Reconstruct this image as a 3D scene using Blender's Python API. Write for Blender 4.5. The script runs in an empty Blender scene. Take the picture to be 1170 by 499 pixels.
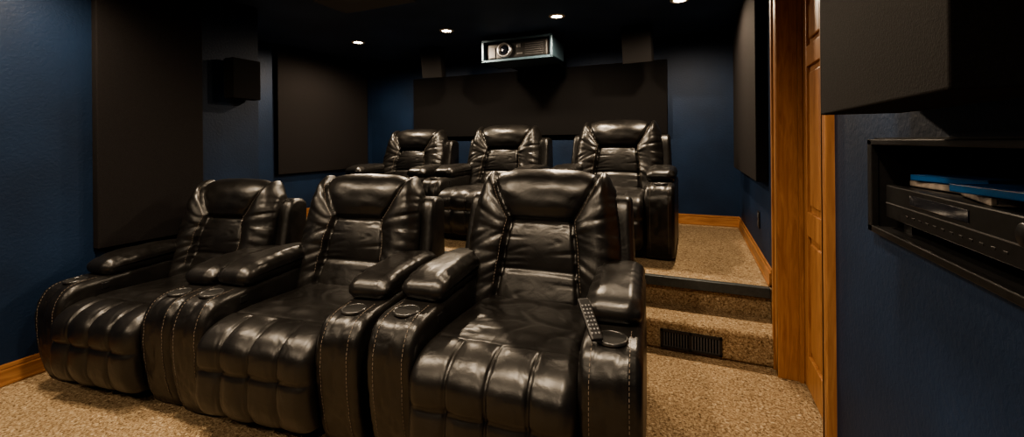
import bpy, bmesh, math, random
from mathutils import Vector, Matrix, noise
random.seed(4)
D=bpy.data; C=bpy.context
def link(o,parent=None):
    C.scene.collection.objects.link(o)
    if parent: o.parent=parent
    return o
def empty(name,loc=(0,0,0),rotz=0,parent=None):
    e=D.objects.new(name,None); e.empty_display_size=.1
    e.location=loc; e.rotation_euler=(0,0,rotz); return link(e,parent)

# ---------------------------------------------------------------- materials
def mat(name):
    m=D.materials.new(name); m.use_nodes=True
    nt=m.node_tree; b=nt.nodes['Principled BSDF']; return m,nt,b
def N(nt,t,**kw):
    n=nt.nodes.new(t)
    for k,v in kw.items():
        if k in n.inputs: n.inputs[k].default_value=v
        else: setattr(n,k,v)
    return n
def ramp(nt,stops):
    r=nt.nodes.new('ShaderNodeValToRGB'); e=r.color_ramp.elements
    e[0].position,e[0].color=stops[0][0],(*stops[0][1],1)
    e[1].position,e[1].color=stops[-1][0],(*stops[-1][1],1)
    for p,c in stops[1:-1]:
        x=e.new(p); x.color=(*c,1)
    return r
def coords(nt,scale=(1,1,1)):
    tc=nt.nodes.new('ShaderNodeTexCoord'); mp=nt.nodes.new('ShaderNodeMapping')
    mp.inputs['Scale'].default_value=scale
    nt.links.new(tc.outputs['Object'],mp.inputs['Vector']); return mp.outputs['Vector']
def bump(nt,b,h,strength,dist=.01,prev=None):
    bp=N(nt,'ShaderNodeBump',Strength=strength,Distance=dist)
    nt.links.new(h,bp.inputs['Height'])
    if prev: nt.links.new(prev,bp.inputs['Normal'])
    nt.links.new(bp.outputs['Normal'],b.inputs['Normal']); return bp.outputs['Normal']
def plain(name,col,rough=.5,metal=0,nscale=40,var=.15,bs=.1,bd=.002,spec=.5,scale=(1,1,1)):
    m,nt,b=mat(name); v=coords(nt,scale)
    n=N(nt,'ShaderNodeTexNoise',Scale=nscale,Detail=4.0); nt.links.new(v,n.inputs['Vector'])
    r=ramp(nt,[(.3,tuple(c*(1-var) for c in col)),(.7,tuple(min(1,c*(1+var)) for c in col))])
    nt.links.new(n.outputs['Fac'],r.inputs['Fac']); nt.links.new(r.outputs['Color'],b.inputs['Base Color'])
    b.inputs['Roughness'].default_value=rough; b.inputs['Metallic'].default_value=metal
    b.inputs['Specular IOR Level'].default_value=spec
    if bs: bump(nt,b,n.outputs['Fac'],bs,bd)
    return m
def leather():
    m,nt,b=mat('black_leather'); v=coords(nt)
    n=N(nt,'ShaderNodeTexNoise',Scale=9.0,Detail=5.0,Distortion=.6); nt.links.new(v,n.inputs['Vector'])
    r=ramp(nt,[(.3,(.005,.0046,.0044)),(.7,(.011,.010,.0093))]); nt.links.new(n.outputs['Fac'],r.inputs['Fac'])
    nt.links.new(r.outputs['Color'],b.inputs['Base Color'])
    rr=N(nt,'ShaderNodeMapRange'); rr.inputs['To Min'].default_value=.29; rr.inputs['To Max'].default_value=.42
    nt.links.new(n.outputs['Fac'],rr.inputs['Value']); nt.links.new(rr.outputs['Result'],b.inputs['Roughness'])
    b.inputs['Specular IOR Level'].default_value=.62
    vo=N(nt,'ShaderNodeTexVoronoi',Scale=260.0); nt.links.new(v,vo.inputs['Vector'])
    p=bump(nt,b,vo.outputs['Distance'],.12,.001)
    n2=N(nt,'ShaderNodeTexNoise',Scale=11.0,Detail=3.0,Distortion=1.2); nt.links.new(v,n2.inputs['Vector'])
    bump(nt,b,n2.outputs['Fac'],.22,.012,p)
    return m
def carpet():
    m,nt,b=mat('frieze_carpet'); v=coords(nt)
    n=N(nt,'ShaderNodeTexNoise',Scale=85.0,Detail=4.0,Roughness=.7,Distortion=.8); nt.links.new(v,n.inputs['Vector'])
    r=ramp(nt,[(.34,(.13,.083,.042)),(.46,(.36,.252,.148)),(.56,(.53,.40,.25)),(.68,(.77,.63,.44))])
    nt.links.new(n.outputs['Fac'],r.inputs['Fac'])
    n3=N(nt,'ShaderNodeTexNoise',Scale=3.0,Detail=2.0); nt.links.new(v,n3.inputs['Vector'])
    r3=ramp(nt,[(.3,(.8,.8,.8)),(.7,(1,1,1))]); nt.links.new(n3.outputs['Fac'],r3.inputs['Fac'])
    mx=nt.nodes.new('ShaderNodeMix'); mx.data_type='RGBA'; mx.blend_type='MULTIPLY'; mx.inputs[0].default_value=1
    nt.links.new(r.outputs['Color'],mx.inputs[6]); nt.links.new(r3.outputs['Color'],mx.inputs[7])
    nt.links.new(mx.outputs[2],b.inputs['Base Color'])
    b.inputs['Roughness'].default_value=.95; b.inputs['Specular IOR Level'].default_value=.1
    bump(nt,b,n.outputs['Fac'],.9,.02)
    return m
def wood(name,scale,c1=(.21,.085,.031),c2=(.41,.21,.092)):
    m,nt,b=mat(name); v=coords(nt,scale)
    n=N(nt,'ShaderNodeTexNoise',Scale=5.0,Detail=6.0,Roughness=.6,Distortion=1.2); nt.links.new(v,n.inputs['Vector'])
    r=ramp(nt,[(.25,c1),(.5,tuple((a+b_)/2 for a,b_ in zip(c1,c2))),(.72,c2)]); nt.links.new(n.outputs['Fac'],r.inputs['Fac'])
    nt.links.new(r.outputs['Color'],b.inputs['Base Color']); b.inputs['Roughness'].default_value=.38
    bump(nt,b,n.outputs['Fac'],.08,.002); return m
def wallpaint(name,col,var=.25):
    m,nt,b=mat(name); v=coords(nt)
    n=N(nt,'ShaderNodeTexNoise',Scale=2.2,Detail=6.0); nt.links.new(v,n.inputs['Vector'])
    r=ramp(nt,[(.3,tuple(c*(1-var) for c in col)),(.7,tuple(c*(1+var) for c in col))])
    nt.links.new(n.outputs['Fac'],r.inputs['Fac']); nt.links.new(r.outputs['Color'],b.inputs['Base Color'])
    n2=N(nt,'ShaderNodeTexNoise',Scale=60.0,Detail=4.0,Distortion=.5); nt.links.new(v,n2.inputs['Vector'])
    b.inputs['Roughness'].default_value=.55; b.inputs['Specular IOR Level'].default_value=.3
    bump(nt,b,n2.outputs['Fac'],.35,.005); return m
def emis(name,col,s):
    m,nt,b=mat(name); b.inputs['Base Color'].default_value=(*col,1)
    b.inputs['Emission Color'].default_value=(*col,1); b.inputs['Emission Strength'].default_value=s; return m
LEA=leather(); CARP=carpet()
WOODV=wood('oak_vertical_grain',(9,9,.8)); WOODH=wood('oak_horizontal_grain',(9,.8,9)); WOODX=wood('oak_cross_grain',(.8,9,9))
NAVY=wallpaint('navy_wall_paint',(.0072,.0205,.053)); NAVYC=wallpaint('navy_ceiling_paint',(.030,.052,.105))
FAB=plain('charcoal_acoustic_fabric',(.0165,.015,.0155),.95,0,350,.3,.3,.002,.12)
FABD=plain('black_speaker_cloth',(.0085,.008,.0085),.9,0,350,.3,.3,.002,.15)
FABG=plain('grey_ceiling_fabric',(.09,.10,.11),.9,0,200,.2,.2,.002,.2)
BLK=plain('black_plastic',(.012,.012,.013),.4,0,60,.2,.05)
VOID=plain('dark_void',(.004,.004,.004),.9,0,60,.2,0)
BLKM=plain('satin_black_metal',(.02,.02,.021),.35,.4,60,.2,.05)
NOSE=plain('slate_nosing_metal',(.060,.070,.075),.4,.3,60,.2,.05)
RING=plain('gunmetal_ring',(.10,.10,.10),.3,.8,60,.2,.02)
STEEL=plain('blue_grey_metal',(.075,.125,.165),.35,.3,30,.15,.03)
SILV=plain('brushed_silver',(.40,.40,.42),.3,.9,80,.1,.03)
STI=plain('tan_thread',(.20,.165,.135),.7,0,90,.2,0)
WHT=plain('white_trim_paint',(.6,.56,.5),.5,0,30,.05,0)
BLUEP=plain('blue_case_plastic',(.01,.12,.38),.25,0,8,.35,0)
PAPER=plain('printed_case_sleeve',(.35,.30,.26),.4,0,30,.7,0)
GLASS=plain('lens_glass',(.01,.012,.02),.05,0,10,.2,0)
GREY=plain('grey_plastic',(.08,.08,.085),.45,0,60,.15,.03)
LAMP=emis('downlight_lens',(1,.84,.62),40)

# ---------------------------------------------------------------- mesh helpers
def obj_from_bm(bm,name,m,parent=None,smooth=False):
    me=D.meshes.new(name); bm.to_mesh(me); bm.free(); me.materials.append(m)
    if smooth:
        for p in me.polygons: p.use_smooth=True
    return link(D.objects.new(name,me),parent)
def add_box(bm,a,b):
    r=bmesh.ops.create_cube(bm,size=1)['verts']
    a=Vector(a); b=Vector(b); s=b-a; c=(a+b)/2
    for v in r: v.co=Vector((v.co.x*s.x,v.co.y*s.y,v.co.z*s.z))+c
    return r
def boxes(name,lst,m,parent=None,bev=0,seg=2):
    bm=bmesh.new()
    for a,b in lst: add_box(bm,a,b)
    if bev: bmesh.ops.bevel(bm,geom=bm.edges[:],offset=bev,segments=seg,affect='EDGES',profile=.5)
    return obj_from_bm(bm,name,m,parent)
def lathe(name,prof,m,parent=None,seg=32,mtx=None):
    bm=bmesh.new(); rings=[]
    for r,z in prof:
        if r<1e-6: rings.append([bm.verts.new((0,0,z))]*seg)
        else: rings.append([bm.verts.new((r*math.cos(2*math.pi*i/seg),r*math.sin(2*math.pi*i/seg),z)) for i in range(seg)])
    for A,B in zip(rings,rings[1:]):
        for i in range(seg):
            j=(i+1)%seg; vs=[]
            for v in (A[i],A[j],B[j],B[i]):
                if v not in vs: vs.append(v)
            if len(vs)>2:
                try: bm.faces.new(vs)
                except: pass
    bmesh.ops.recalc_face_normals(bm,faces=bm.faces[:])
    if mtx: bm.transform(mtx)
    return obj_from_bm(bm,name,m,parent,True)
def resample(ctrl,n):
    m=len(ctrl); pts=[]
    P=[Vector((a,b,0)) for a,b in ctrl]
    for i in range(m):
        p0,p1,p2,p3=P[i-1],P[i],P[(i+1)%m],P[(i+2)%m]
        for k in range(24):
            t=k/24
            pts.append(.5*((2*p1)+(-p0+p2)*t+(2*p0-5*p1+4*p2-p3)*t*t+(-p0+3*p1-3*p2+p3)*t**3))
    L=[0]
    for i in range(len(pts)): L.append(L[-1]+(pts[(i+1)%len(pts)]-pts[i]).length)
    out=[];j=0
    for k in range(n):
        t=L[-1]*k/n
        while L[j+1]<t: j+=1
        f=(t-L[j])/max(1e-9,L[j+1]-L[j]); out.append(pts[j].lerp(pts[(j+1)%len(pts)],f))
    ar=sum(out[i].x*out[(i+1)%n].y-out[(i+1)%n].x*out[i].y for i in range(n))
    nr=[]
    for i in range(n):
        t=out[(i+1)%n]-out[i-1]; q=Vector((t.y,-t.x,0)).normalized()
        nr.append(q if ar>0 else -q)
    return out,nr
class Loft:
    def __init__(s,ctrl,n,w,r,nx,xc=0,off=None,post=None,k=5):
        s.P,s.Nn=resample(ctrl,n); s.n=n; s.xc=xc; s.off=off; s.post=post
        st=[]
        for i in range(k+1):
            th=math.pi/2*(1-i/k); st.append((-(w/2-r+r*math.sin(th)),r*(1-math.cos(th))))
        for i in range(1,nx): st.append((-(w/2-r)+(w-2*r)*i/nx,0))
        st+= [(-a,b) for a,b in reversed(st[:k+1])]
        s.st=st
    def pt(s,x,i,inset=0,extra=0):
        p=s.P[i%s.n]; q=s.Nn[i%s.n]
        o=(s.off(x,p.x,p.y,q) if s.off else 0)+extra-inset
        v=Vector((x+s.xc,p.x+q.x*o,p.y+q.y*o))
        return s.post(v) if s.post else v
    def build(s,name,m,parent):
        bm=bmesh.new(); rows=[]
        for x,ins in s.st: rows.append([bm.verts.new(s.pt(x,i,ins)) for i in range(s.n)])
        for A,B in zip(rows,rows[1:]):
            for i in range(s.n):
                j=(i+1)%s.n; bm.faces.new((A[i],A[j],B[j],B[i]))
        for R in (rows[0],rows[-1]): bm.faces.new(R)
        bmesh.ops.recalc_face_normals(bm,faces=bm.faces[:])
        return obj_from_bm(bm,name,m,parent,True)
def stitches(name,lines,m,parent,dash=.010,gap=.006,r=.0012):
    bm=bmesh.new()
    for pts in lines:
        acc=[];L=0
        for a,b in zip(pts,pts[1:]):
            l=(b-a).length; acc.append((L,L+l,a,b)); L+=l
        def at(t):
            for l0,l1,a,b in acc:
                if t<=l1: return a.lerp(b,(t-l0)/max(1e-9,l1-l0))
            return acc[-1][3]
        t=0
        while t+dash<L:
            a,b=at(t),at(t+dash); d=(b-a).normalized()
            u=d.orthogonal().normalized(); w=d.cross(u)
            A=[bm.verts.new(a+u*r*c+w*r*q) for c,q in ((1,0),(0,1),(-1,0),(0,-1))]
            B=[bm.verts.new(b+u*r*c+w*r*q) for c,q in ((1,0),(0,1),(-1,0),(0,-1))]
            for i in range(4): bm.faces.new((A[i],A[(i+1)%4],B[(i+1)%4],B[i]))
            t+=dash+gap
    return obj_from_bm(bm,name,m,parent)
def sm(a,b,x):
    t=max(0,min(1,(x-a)/(b-a))); return t*t*(3-2*t)
def G(x,s): return math.exp(-(x/s)**2)
def nz(x,y,z=0): return noise.noise(Vector((x,y,z)))
def ridge(x,y,z=0,k=5): return max(0,1-abs(nz(x,y,z))*k)

# ---------------------------------------------------------------- recliner
def build_chair_parts(parent):
    def xs(z): return .160+(z-.87)/.2*.125 if z>=.87 else .160+(.87-z)*.10
    def boff(x,y,z,q):
        f=sm(-.15,.35,-q.x) if z<1.0 else sm(-.9,-.2,-q.x)
        ax=abs(x); s=xs(z); d=ax-s; o=0
        if d<0:
            u=x/s
            o+=-.012+.018*(1-u*u)
            if z>.87:
                t=min(1,(z-.87)/.15); o+=.048*math.sin(math.pi*(.12+.43*t))*(1-.35*u**4)
                o+=.004*nz(x*8,z*25,3)
            else:
                t=(z-.60)/.27
                if t>0: o+=.016*math.sin(math.pi*min(1,max(0,t)))
                else: o+=.022*math.sin(math.pi*min(1,-t/.8*.5+.1))
                o-=.005*ridge(x*4,z*22,7,6)*sm(.0,.8,abs(u))
            o-=.020*G(z-.868,.011)+.007*G(z-.60,.012)
        else:
            wb=max(.03,.36-s); t=min(1,d/wb)
            o+=.056*math.sin(math.pi*(.06+.88*t))**.6
            slope=z*16+ax*8*(1 if z<.8 else -1)
            o-=.011*ridge(ax*4+ (5 if x>0 else 0),slope,11 if x>0 else 2,3.2)*(.35+.65*abs(1-2*t))
            o+=.006*nz(ax*9,z*9,5 if x>0 else 8)
        o-=.022*G(d,.009)
        return o*f
    def bpost(v):
        k=1-.07*sm(.72,1.08,v.z); z=v.z
        z-=.03*sm(.26,.40,abs(v.x))*sm(.9,1.05,z)
        z-=.055*sm(.45,1.05,v.z)
        return Vector((v.x*k,v.y+.035,z))
    back=Loft([(.45,.40),(.485,.55),(.525,.70),(.57,.86),(.60,.97),(.635,1.045),(.695,1.075),(.755,1.05),(.775,.95),(.75,.8),(.70,.6),(.65,.42),(.55,.36)],190,.76,.06,84,0,boff,bpost,6)
    back.build('backrest',LEA,parent)
    lines=[]
    for sg in (-1,1):
        pts=[]
        for i in range(190):
            p=back.P[i]
            if back.Nn[i].x<-.25 and .52<p.y<1.05: pts.append((p.y,back.pt(sg*(xs(p.y)+.016),i,0,.001)))
        pts.sort(key=lambda a:a[0]); lines.append([a[1] for a in pts])
    def soff(x,y,z,q):
        o=0; up=sm(.2,.8,q.y); fr=1-sm(-.02,.05,y)
        fr=fr*(1 if z>.07 else 0)
        c=(x/.145); ph=c-math.floor(c); dc=min(ph,1-ph)*.145
        seam=0 if abs(x)>.22 else 1
        o+=fr*(.006*(math.sin(math.pi*ph)**.8) -.008*G(dc,.006)*seam)
        o+=fr*.006*nz(x*7,z*5,21)
        o-=fr*.005*ridge(x*16,z*6+y*5,4,4)*sm(.05,.0,dc)*seam
        o-=.010*G(y-.035,.008)*up
        o-=.010*G(z-.300,.009)*(1-sm(-.12,-.08,y))
        back_=sm(.05,.12,y)*up
        o+=back_*(.022*(1-(x/.3)**2)-.005*ridge(x*6,y*9,9,4)+.004*nz(x*7,y*7))
        return o
    seat=Loft([(.60,.44),(.40,.452),(.2,.465),(.06,.474),(-.03,.472),(-.10,.448),(-.143,.405),(-.155,.355),(-.152,.30),(-.157,.24),(-.150,.16),(-.11,.09),(0,.07),(.3,.07),(.56,.08),(.62,.25)],200,.585,.045,96,0,soff,None,5)
    seat.build('seat_and_footrest',LEA,parent)
    for sg,nm in ((-1,'left'),(1,'right')):
        ac=[(-.05,.03),(-.085,.12),(-.108,.25),(-.115,.38),(-.105,.465),(-.07,.525),(-.01,.553),(.1,.558),(.4,.57),(.68,.57),(.735,.545),(.75,.45),(.75,.3),(.74,.05),(.70,.02),(.4,.02),(.1,.02),(-.02,.015)]
        def aoff(x,y,z,q):
            return -.004*ridge(x*12,z*14,sg,5)*sm(.1,-.05,y)-.004*G(abs(x)-.067,.005)*sm(.12,.05,y)+.003*nz(y*6,z*6,x*6)
        arm=Loft(ac,130,.200,.035,20,sg*.390,aoff,None,5); arm.build('arm_'+nm,LEA,parent)
        for xx in (-.060,.060):
            idx=[i for i in range(130) if (arm.P[i].x<.10 and arm.P[i].y>.05)]
            ii=sorted(idx,key=lambda i:(math.atan2(arm.P[i].y-.3,arm.P[i].x-.12)%(2*math.pi)))
            lines.append([arm.pt(xx,i,0,.0008) for i in ii])
        pc=[(.150,.545),(.105,.575),(.105,.618),(.15,.650),(.25,.666),(.42,.670),(.57,.664),(.67,.63),(.66,.57),(.45,.54),(.25,.54)]
        def poff(x,y,z,q):
            return -.007*ridge(x*9,y*14,sg*3,4)*sm(.03,.09,abs(x))+.005*nz(x*8,y*8,sg)-.006*G(abs(x)-.075,.006)
        pad=Loft(pc,90,.206,.048,22,sg*.384,poff,None,6); pad.build('arm_pad_'+nm,LEA,parent)
        mt=Matrix.Translation((sg*.390,.020,.553))
        lathe('cup_ring_'+nm,[(.053,-.002),(.053,.005),(.050,.008),(.046,.007),(.044,.003)],RING,parent,36,mt)
        lathe('cup_shade_disc_'+nm,[(.0455,.0062),(.0448,.0045),(0,.0045)],VOID,parent,36,mt)  # shallow near-black disc painted as the shade of an uncut cup hole
        boxes('control_button_'+nm,[((sg*.290-.004,.08,.49),(sg*.290+.004,.12,.525))],BLK,parent,.003)
    wing=Loft([(.56,.42),(.60,.6),(.645,.80),(.675,.92),(.71,.975),(.77,.985),(.835,.965),(.85,.9),(.83,.6),(.81,.3),(.79,.1),(.7,.08),(.6,.25)],110,.88,.03,20,0,lambda x,y,z,q:.003*nz(x*5,z*5,y*5),lambda v:Vector((v.x*(1-.03*sm(.5,1,v.z)),v.y+.03,v.z-.05*sm(.5,1,v.z))),5)
    wing.build('rear_shell',LEA,parent)
    boxes('base_frame',[((-.44,.02,0),(.44,.72,.07))],BLK,parent,.01)
    stitches('stitching',lines,STI,parent)
proto=empty('theater_recliner')
build_chair_parts(proto)
def place(e,x,y,z,deg,s=1,sz=None):
    e.location=(x,y,z); e.rotation_euler=(0,0,math.radians(deg)); e.scale=(s,s,sz or s)
def clone(x,y,z,deg,s=1,sz=None):
    e=empty('theater_recliner')
    for c in proto.children:
        o=D.objects.new(c.name.split('.')[0],c.data); link(o,e)
    place(e,x,y,z,deg,s,sz); return e
PZ=.36
place(proto,-.670,1.420,0,5,1.05,1.035)
clone(-1.715,1.300,0,8,1.0)
clone(-2.700,1.185,0,8,.96)
clone(-.65,3.36,PZ,0,1.07,1.03)
clone(-1.83,3.36,PZ,0,1.07,1.01)
clone(-2.98,3.36,PZ,0,1.07,.99)

# ---------------------------------------------------------------- room
XR=.44; XL=-3.35; XL2=-4.37; YB=4.9; YF=-2.4; H=2.4; YC=2.40
boxes('floor',[((-4.6,YF-.1,-.1),(.75,5.1,0))],CARP)
boxes('ceiling',[((-4.6,YF-.1,H),(.75,5.1,H+.1))],NAVYC)
boxes('wall_back',[((-4.5,YB,0),(.6,YB+.12,H))],NAVY)
boxes('wall_front',[((-3.5,YF-.12,0),(.6,YF,H))],NAVY)
boxes('wall_left',[((XL-.12,YF,0),(XL,YC,H))],NAVY)
boxes('wall_left_return',[((XL2-.12,YC-.12,0),(XL-.12,YC,H))],NAVY)
boxes('wall_left_rear',[((XL2-.12,YC,0),(XL2,YB,H))],NAVY)
D0,D1,DH=1.82,2.60,2.06
N0,N1,NZ0,NZ1=.45,1.375,1.030,1.25
boxes('wall_right',[((XR,YF,0),(XR+.14,N0,H)),((XR,N0,0),(XR+.14,N1,NZ0)),((XR,N0,NZ1),(XR+.14,N1,H)),((XR,N1,0),(XR+.14,D0,H)),
  ((XR,D0,DH),(XR+.14,D1,H)),((XR,D1,0),(XR+.14,YB,H))],NAVY)
boxes('floor_platform',[((XL2,2.955,0),(XR,YB,PZ))],CARP,None,.012,3)
boxes('floor_step',[((XL,2.68,0),(XR,2.953,.18))],CARP,None,.025,4)
boxes('platform_nosing',[((XL,2.925,.305),(XR-.02,2.953,PZ+.004)),((XL,2.925,PZ),(XR-.02,2.965,PZ+.006))],NOSE,None,.003)
def bb(name,segs,m):
    bm=bmesh.new()
    for a,b in segs: add_box(bm,a,b)
    bmesh.ops.bevel(bm,geom=bm.edges[:],offset=.004,segments=2,affect='EDGES')
    obj_from_bm(bm,name,m)
bb('baseboard_right',[((XR-.018,2.97,PZ),(XR,YB,PZ+.085)),((XR-.010,2.97,PZ+.085),(XR,YB,PZ+.11)),((XR-.024,2.97,PZ),(XR,YB,PZ+.02)),
   ((XR-.018,2.71,.18),(XR,2.93,.29)),],WOODH)
bb('baseboard_back',[((XL2,YB-.018,PZ),(XR,YB,PZ+.085)),((XL2,YB-.010,PZ+.085),(XR,YB,PZ+.11)),((XL2,YB-.024,PZ),(XR,YB,PZ+.02))],WOODX)
bb('baseboard_left',[((XL,YF,0),(XL+.018,YC,.085)),((XL,YF,.085),(XL+.010,YC,.112)),((XL,YF,0),(XL+.024,YC,.02))],WOODH)
bb('baseboard_left_rear',[((XL2,2.97,PZ),(XL2+.018,YB,PZ+.085)),((XL2,2.97,PZ+.085),(XL2+.010,YB,PZ+.11))],WOODH)
# door
door=empty('door_1')
boxes('slab',[((.535,D0+.01,.01),(.575,D1-.01,DH-.01))],WOODV,door)
pl=[]
for z0,z1 in ((.18,.78),(.90,1.62),(1.72,1.95)):
    for y0,y1 in ((D0+.10,D0+.35),(D1-.35,D1-.10)): pl.append((z0,z1,y0,y1))
fr=[]
zs=[.01,.18,.78,.90,1.62,1.72,1.95,DH-.01]
for a,b in ((zs[0],zs[1]),(zs[2],zs[3]),(zs[4],zs[5]),(zs[6],zs[7])): fr.append(((.521,D0+.01,a),(.536,D1-.01,b)))
for a,b in ((D0+.01,D0+.10),(D0+.35,D1-.35),(D1-.10,D1-.01)): fr.append(((.520,a,.01),(.536,b,DH-.01)))
boxes('stiles_and_rails',fr,WOODV,door,.003)
boxes('raised_panels',[((.524,y0+.03,z0+.03),(.537,y1-.03,z1-.03)) for z0,z1,y0,y1 in pl],WOODV,door,.008)
lathe('door_knob',[(.0,.06),(.018,.058),(.027,.045),(.022,.03),(.010,.022),(.010,.005),(.028,.003),(.028,0)],SILV,door,24,Matrix.Translation((.52,D0+.07,.95))@Matrix.Rotation(-math.pi/2,4,'Y'))
case=empty('trim_1')
boxes('jamb',[((.405,D1-.005,0),(.58,D1+.02,DH+.02)),((.42,D0-.02,0),(.58,D0+.005,DH+.02)),((.42,D0,DH-.005),(.58,D1,DH+.02)),((.50,D1-.02,0),(.52,D1,DH))],WOODV,case,.002)
boxes('casing_far',[((.405,D1+.0,0),(XR+.01,D1+.10,DH+.1)),((.395,D1+.075,0),(XR+.01,D1+.105,DH+.1))],WOODV,case,.004)
boxes('casing_near',[((.420,D0-.080,0),(XR+.01,D0,DH+.1)),((.412,D0-.085,0),(XR+.01,D0-.06,DH+.1))],WOODV,case,.004)
boxes('casing_head',[((.415,D0-.08,DH),(XR+.01,D1+.1,DH+.11))],WOODH,case,.004)
# wall panels
boxes('acoustic_panel',[((XL+.001,1.333,.635),(XL+.06,1.93,2.36))],FAB,None,.006)
boxes('acoustic_panel',[((XL2+.001,3.32,.91),(XL2+.06,4.75,2.37))],FAB,None,.006)
boxes('acoustic_panel',[((-3.57,YB-.07,1.335),(-.25,YB-.001,2.14))],FABD,None,.006)
boxes('acoustic_panel',[((XR-.07,3.10,.99),(XR-.001,4.68,2.36))],FAB,None,.006)
boxes('ceiling_fabric_panel',[((-2.72,2.40,H-.03),(-2.0,2.75,H-.001))],FABG,None,.006)
# speakers
R=math.radians
def speaker(name,w,h,d,loc,rot,mt=FABD):
    e=empty(name); e.location=loc; e.rotation_euler=rot
    boxes('cabinet',[((-w/2+.002,-d/2+.002,-h/2+.002),(w/2-.002,d/2,h/2-.002))],BLK,e,.006)
    boxes('grille_cloth',[((-w/2,-d/2,-h/2),(w/2,d/2-.02,h/2))],mt,e,.004,3)
    boxes('mount',[((-.04,d/2-.002,-.05),(.04,d/2+.018,.05))],BLKM,e,.003)
    return e
speaker('surround_speaker',.22,.31,.12,(XL+.080,2.21,1.77),(0,0,R(90)))
speaker('surround_speaker',.25,.34,.16,(-2.90,4.33,2.225),(R(12),0,R(12)))
speaker('surround_speaker',.28,.35,.16,(-.50,4.36,2.22),(R(12),0,R(-5)))
speaker('side_speaker',.53,.62,.168,(.354,.905,1.315+.31),(0,0,R(-90)))
# projector
pj=empty('ceiling_projector')
x0,x1,y0,y1,z0,z1=-2.09,-1.30,4.05,4.50,2.12,2.35
boxes('case_shell',[((x0,y0+.02,z0),(x1,y1,z0+.02)),((x0,y0+.02,z1-.02),(x1,y1,z1)),((x0,y0+.02,z0),(x0+.02,y1,z1)),((x1-.02,y0+.02,z0),(x1,y1,z1)),((x0,y1-.02,z0),(x1,y1,z1))],STEEL,pj,.003)
boxes('front_frame',[((x0-.005,y0,z0-.005),(x1+.005,y0+.03,z0+.02)),((x0-.005,y0,z1-.02),(x1+.005,y0+.03,z1+.005)),((x0-.005,y0,z0),(x0+.02,y0+.03,z1)),((x1-.02,y0,z0),(x1+.005,y0+.03,z1))],STEEL,pj,.004)
boxes('projector_body',[((x0+.05,y0+.03,z0+.021),(x1-.05,y1-.04,z1-.03))],BLK,pj,.02,3)
boxes('vents',[((x1-.30,y0+.024,z0+.05+i*.022),(x1-.10,y0+.032,z0+.055+i*.022)) for i in range(6)],GREY,pj,.001)
boxes('control_strip',[((x0+.09,y0+.02,z0+.04),(x0+.15,y0+.032,z0+.15))],GREY,pj,.002)
boxes('badge',[((x0+.40,y0+.024,z0+.06),(x0+.46,y0+.031,z0+.075)),((x0+.40,y0+.024,z0+.13),(x0+.44,y0+.031,z0+.17))],SILV,pj,.001)
mt=Matrix.Translation((-1.83,y0+.03,2.235))@Matrix.Rotation(math.pi/2,4,'X')
lathe('lens_barrel',[(.085,0),(.085,.02),(.075,.035),(.062,.035),(.056,.02),(.050,.012)],SILV,pj,40,mt)
lathe('lens_glass',[(.052,.008),(.03,.018),(0,.022)],GLASS,pj,40,mt)
boxes('mount_arm',[((-1.75,4.2,z1),(-1.65,4.4,H)),((x0+.1,y1-.02,z0+.02),(x1-.1,YB,z0+.05))],BLKM,pj,.003)
# switch, outlet
sw=empty('light_switch'); boxes('plate',[((XR-.008,2.78,1.15),(XR,2.86,1.27))],BLK,sw,.002); boxes('rocker',[((XR-.014,2.80,1.175),(XR-.006,2.84,1.245))],GREY,sw,.002)
sw=empty('wall_outlet'); boxes('plate',[((XR-.008,3.48,.62),(XR,3.56,.74))],BLK,sw,.002); boxes('sockets',[((XR-.011,3.50,.635),(XR-.006,3.54,.67)),((XR-.011,3.50,.69),(XR-.006,3.54,.725))],GREY,sw,.002)
vt=empty('air_vent'); vx0,vx1,vz0,vz1=-.19,.145,.02,.13; yy=2.68
boxes('frame',[((vx0,yy-.012,vz0),(vx1,yy,vz0+.015)),((vx0,yy-.012,vz1-.015),(vx1,yy,vz1)),((vx0,yy-.012,vz0),(vx0+.015,yy,vz1)),((vx1-.015,yy-.012,vz0),(vx1,yy,vz1)),((-.03,yy-.012,vz0),(-.015,yy,vz1))],BLK,vt,.002)
boxes('backing',[((vx0+.005,yy-.003,vz0+.005),(vx1-.005,yy-.001,vz1-.005))],VOID,vt)
boxes('louvers',[((vx0+.02+i*.0155,yy-.011,vz0+.01),(vx0+.0255+i*.0155,yy-.004,vz1-.01)) for i in range(20)],GREY,vt)
# component nook
nk=empty('equipment_niche')
boxes('liner',[((XR-.004,N0,NZ0-.006),(.92,N1,NZ0+.004)),((XR-.004,N0,NZ1-.004),(.92,N1,NZ1+.012)),((XR-.004,N1-.004,NZ0-.006),(.92,N1+.012,NZ1+.012)),((XR-.004,N0-.012,NZ0-.006),(.92,N0+.004,NZ1+.012)),((.90,N0,NZ0),(.93,N1,NZ1))],BLK,nk)
boxes('face_frame',[((XR-.016,N0-.02,NZ1-.006),(XR,N1+.02,NZ1+.008)),((XR-.016,N0-.02,NZ0-.010),(XR,N1+.02,NZ0+.006)),((XR-.016,N1-.006,NZ0-.010),(XR,N1+.02,NZ1+.008)),((XR-.016,N0-.02,NZ0-.010),(XR,N0+.006,NZ1+.008))],BLKM,nk,.002)
rc=empty('av_receiver'); ry0,ry1,rz0,rz1=.72,1.345,NZ0+.034,NZ0+.112
boxes('chassis',[((.465,ry0,rz0),(.83,ry1,rz1))],BLKM,rc,.004)
boxes('faceplate',[((.447,ry0-.005,rz0-.002),(.466,ry1+.005,rz1+.002))],BLKM,rc,.003)
boxes('display_window',[((.4455,1.0,rz0+.045),(.448,1.22,rz0+.068))],GLASS,rc,.001)
boxes('trim_line',[((.4455,ry0,rz0+.034),(.448,ry1,rz0+.0365))],GREY,rc)
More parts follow.
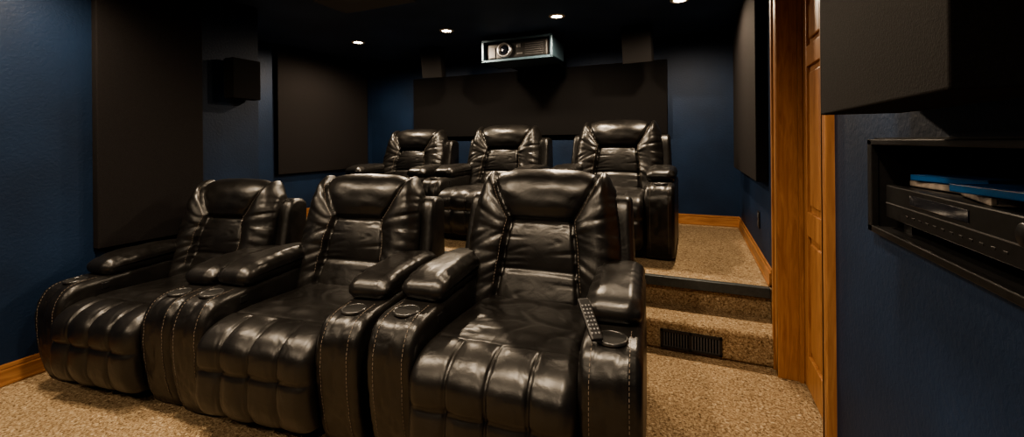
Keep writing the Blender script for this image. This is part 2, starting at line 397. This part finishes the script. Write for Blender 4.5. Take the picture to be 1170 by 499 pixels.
boxes('buttons',[((.446,.90+i*.03,rz0+.014),(.449,.912+i*.03,rz0+.019)) for i in range(12)],BLK,rc,.001)
boxes('feet',[((.47,y,NZ0+.004),(.51,y+.04,rz0)) for y in (ry0+.03,ry1-.07)]+[((.76,y,NZ0+.004),(.80,y+.04,rz0)) for y in (ry0+.03,ry1-.07)],BLK,rc)
lathe('volume_knob',[(0,.010),(.016,.010),(.019,.008),(.020,0)],BLKM,rc,32,Matrix.Translation((.447,.85,rz0+.054))@Matrix.Rotation(-math.pi/2,4,'Y'))
def case_(loc,rz,m,tilt=0):
    e=empty('bluray_case',loc,rz); e.rotation_euler=(tilt,0,rz)
    boxes('shell',[((-.068,-.087,0),(.068,.087,.004)),((-.068,-.087,.0105),(.068,.087,.0145)),((-.068,-.087,0),(-.06,.087,.0145))],m,e,.0015)
    boxes('insert',[((-.064,-.084,.003),(.066,.084,.0115)),((-.058,-.080,.0142),(.060,.080,.0148))],PAPER if m!=BLUEP else m,e)
case_((.565,1.25,rz1+.002),R(8),PAPER); case_((.57,1.24,rz1+.018),R(20),BLUEP)
case_((.545,1.04,rz1+.002),R(-12),PAPER); case_((.525,.98,rz1+.018),R(10),BLUEP)
case_((.55,.80,rz1+.002),R(4),BLUEP)
# remote control leaning from cup-side onto arm pad
rm=empty('remote_control')
p0=Vector((-.305,1.42,.576)); p1=Vector((-.385,1.54,.663))
ax=(p1-p0); L=.17; ax.normalize(); side=Vector((.78,.62,0)); side=(side-ax*side.dot(ax)).normalized(); up=side.cross(ax).normalized()
if up.z<0: up=-up; side=-side
rm.matrix_world=Matrix.Translation(p0+up*.012)@Matrix((( side.x,ax.x,up.x,0),(side.y,ax.y,up.y,0),(side.z,ax.z,up.z,0),(0,0,0,1)))
boxes('body',[((-.022,0,-.008),(.022,L,.008))],BLK,rm,.006,3)
boxes('keys',[((-.016+i*.0125,.02+j*.016,.007),(-.009+i*.0125,.027+j*.016,.0095)) for i in range(3) for j in range(8)],SILV,rm,.001)

# ---------------------------------------------------------------- lights
def downlight(x,y,power,size=120,blend=.9):
    e=empty('recessed_downlight',(x,y,H))
    lathe('trim_ring',[(.045,-.0005),(.05,-.006),(.07,-.005),(.075,0)],WHT,e,32)
    lathe('lens',[(0,-.003),(.03,-.003),(.046,-.001)],LAMP,e,32)
    l=D.lights.new('bulb','SPOT'); l.energy=power; l.color=(1,.79,.56); l.spot_size=R(size); l.spot_blend=blend; l.shadow_soft_size=.05
    o=D.objects.new('bulb',l); link(o,e); o.location=(0,0,-.02)
for x in (-3.47,-2.30,-1.13,-.09): downlight(x,3.68,122,176,.5)
for x in (-2.95,-1.95,-.95,-.1): downlight(x,.95,105,150)
for x in (-2.8,-1.45,-.1): downlight(x,-.9,105,150)
w=D.worlds.new('World'); C.scene.world=w; w.use_nodes=True
w.node_tree.nodes['Background'].inputs[0].default_value=(.01,.01,.012,1)
try: C.scene.view_settings.look='AgX - Medium High Contrast'
except Exception: pass
# ---------------------------------------------------------------- camera
cam=D.cameras.new('Camera'); co=D.objects.new('Camera',cam); link(co)
co.location=(0,0,1.26); co.rotation_euler=(R(90),R(.5),R(23.3))
cam.sensor_width=36; cam.lens=480/1170*36; cam.shift_y=-87.5/1170; cam.clip_start=.02
C.scene.camera=co
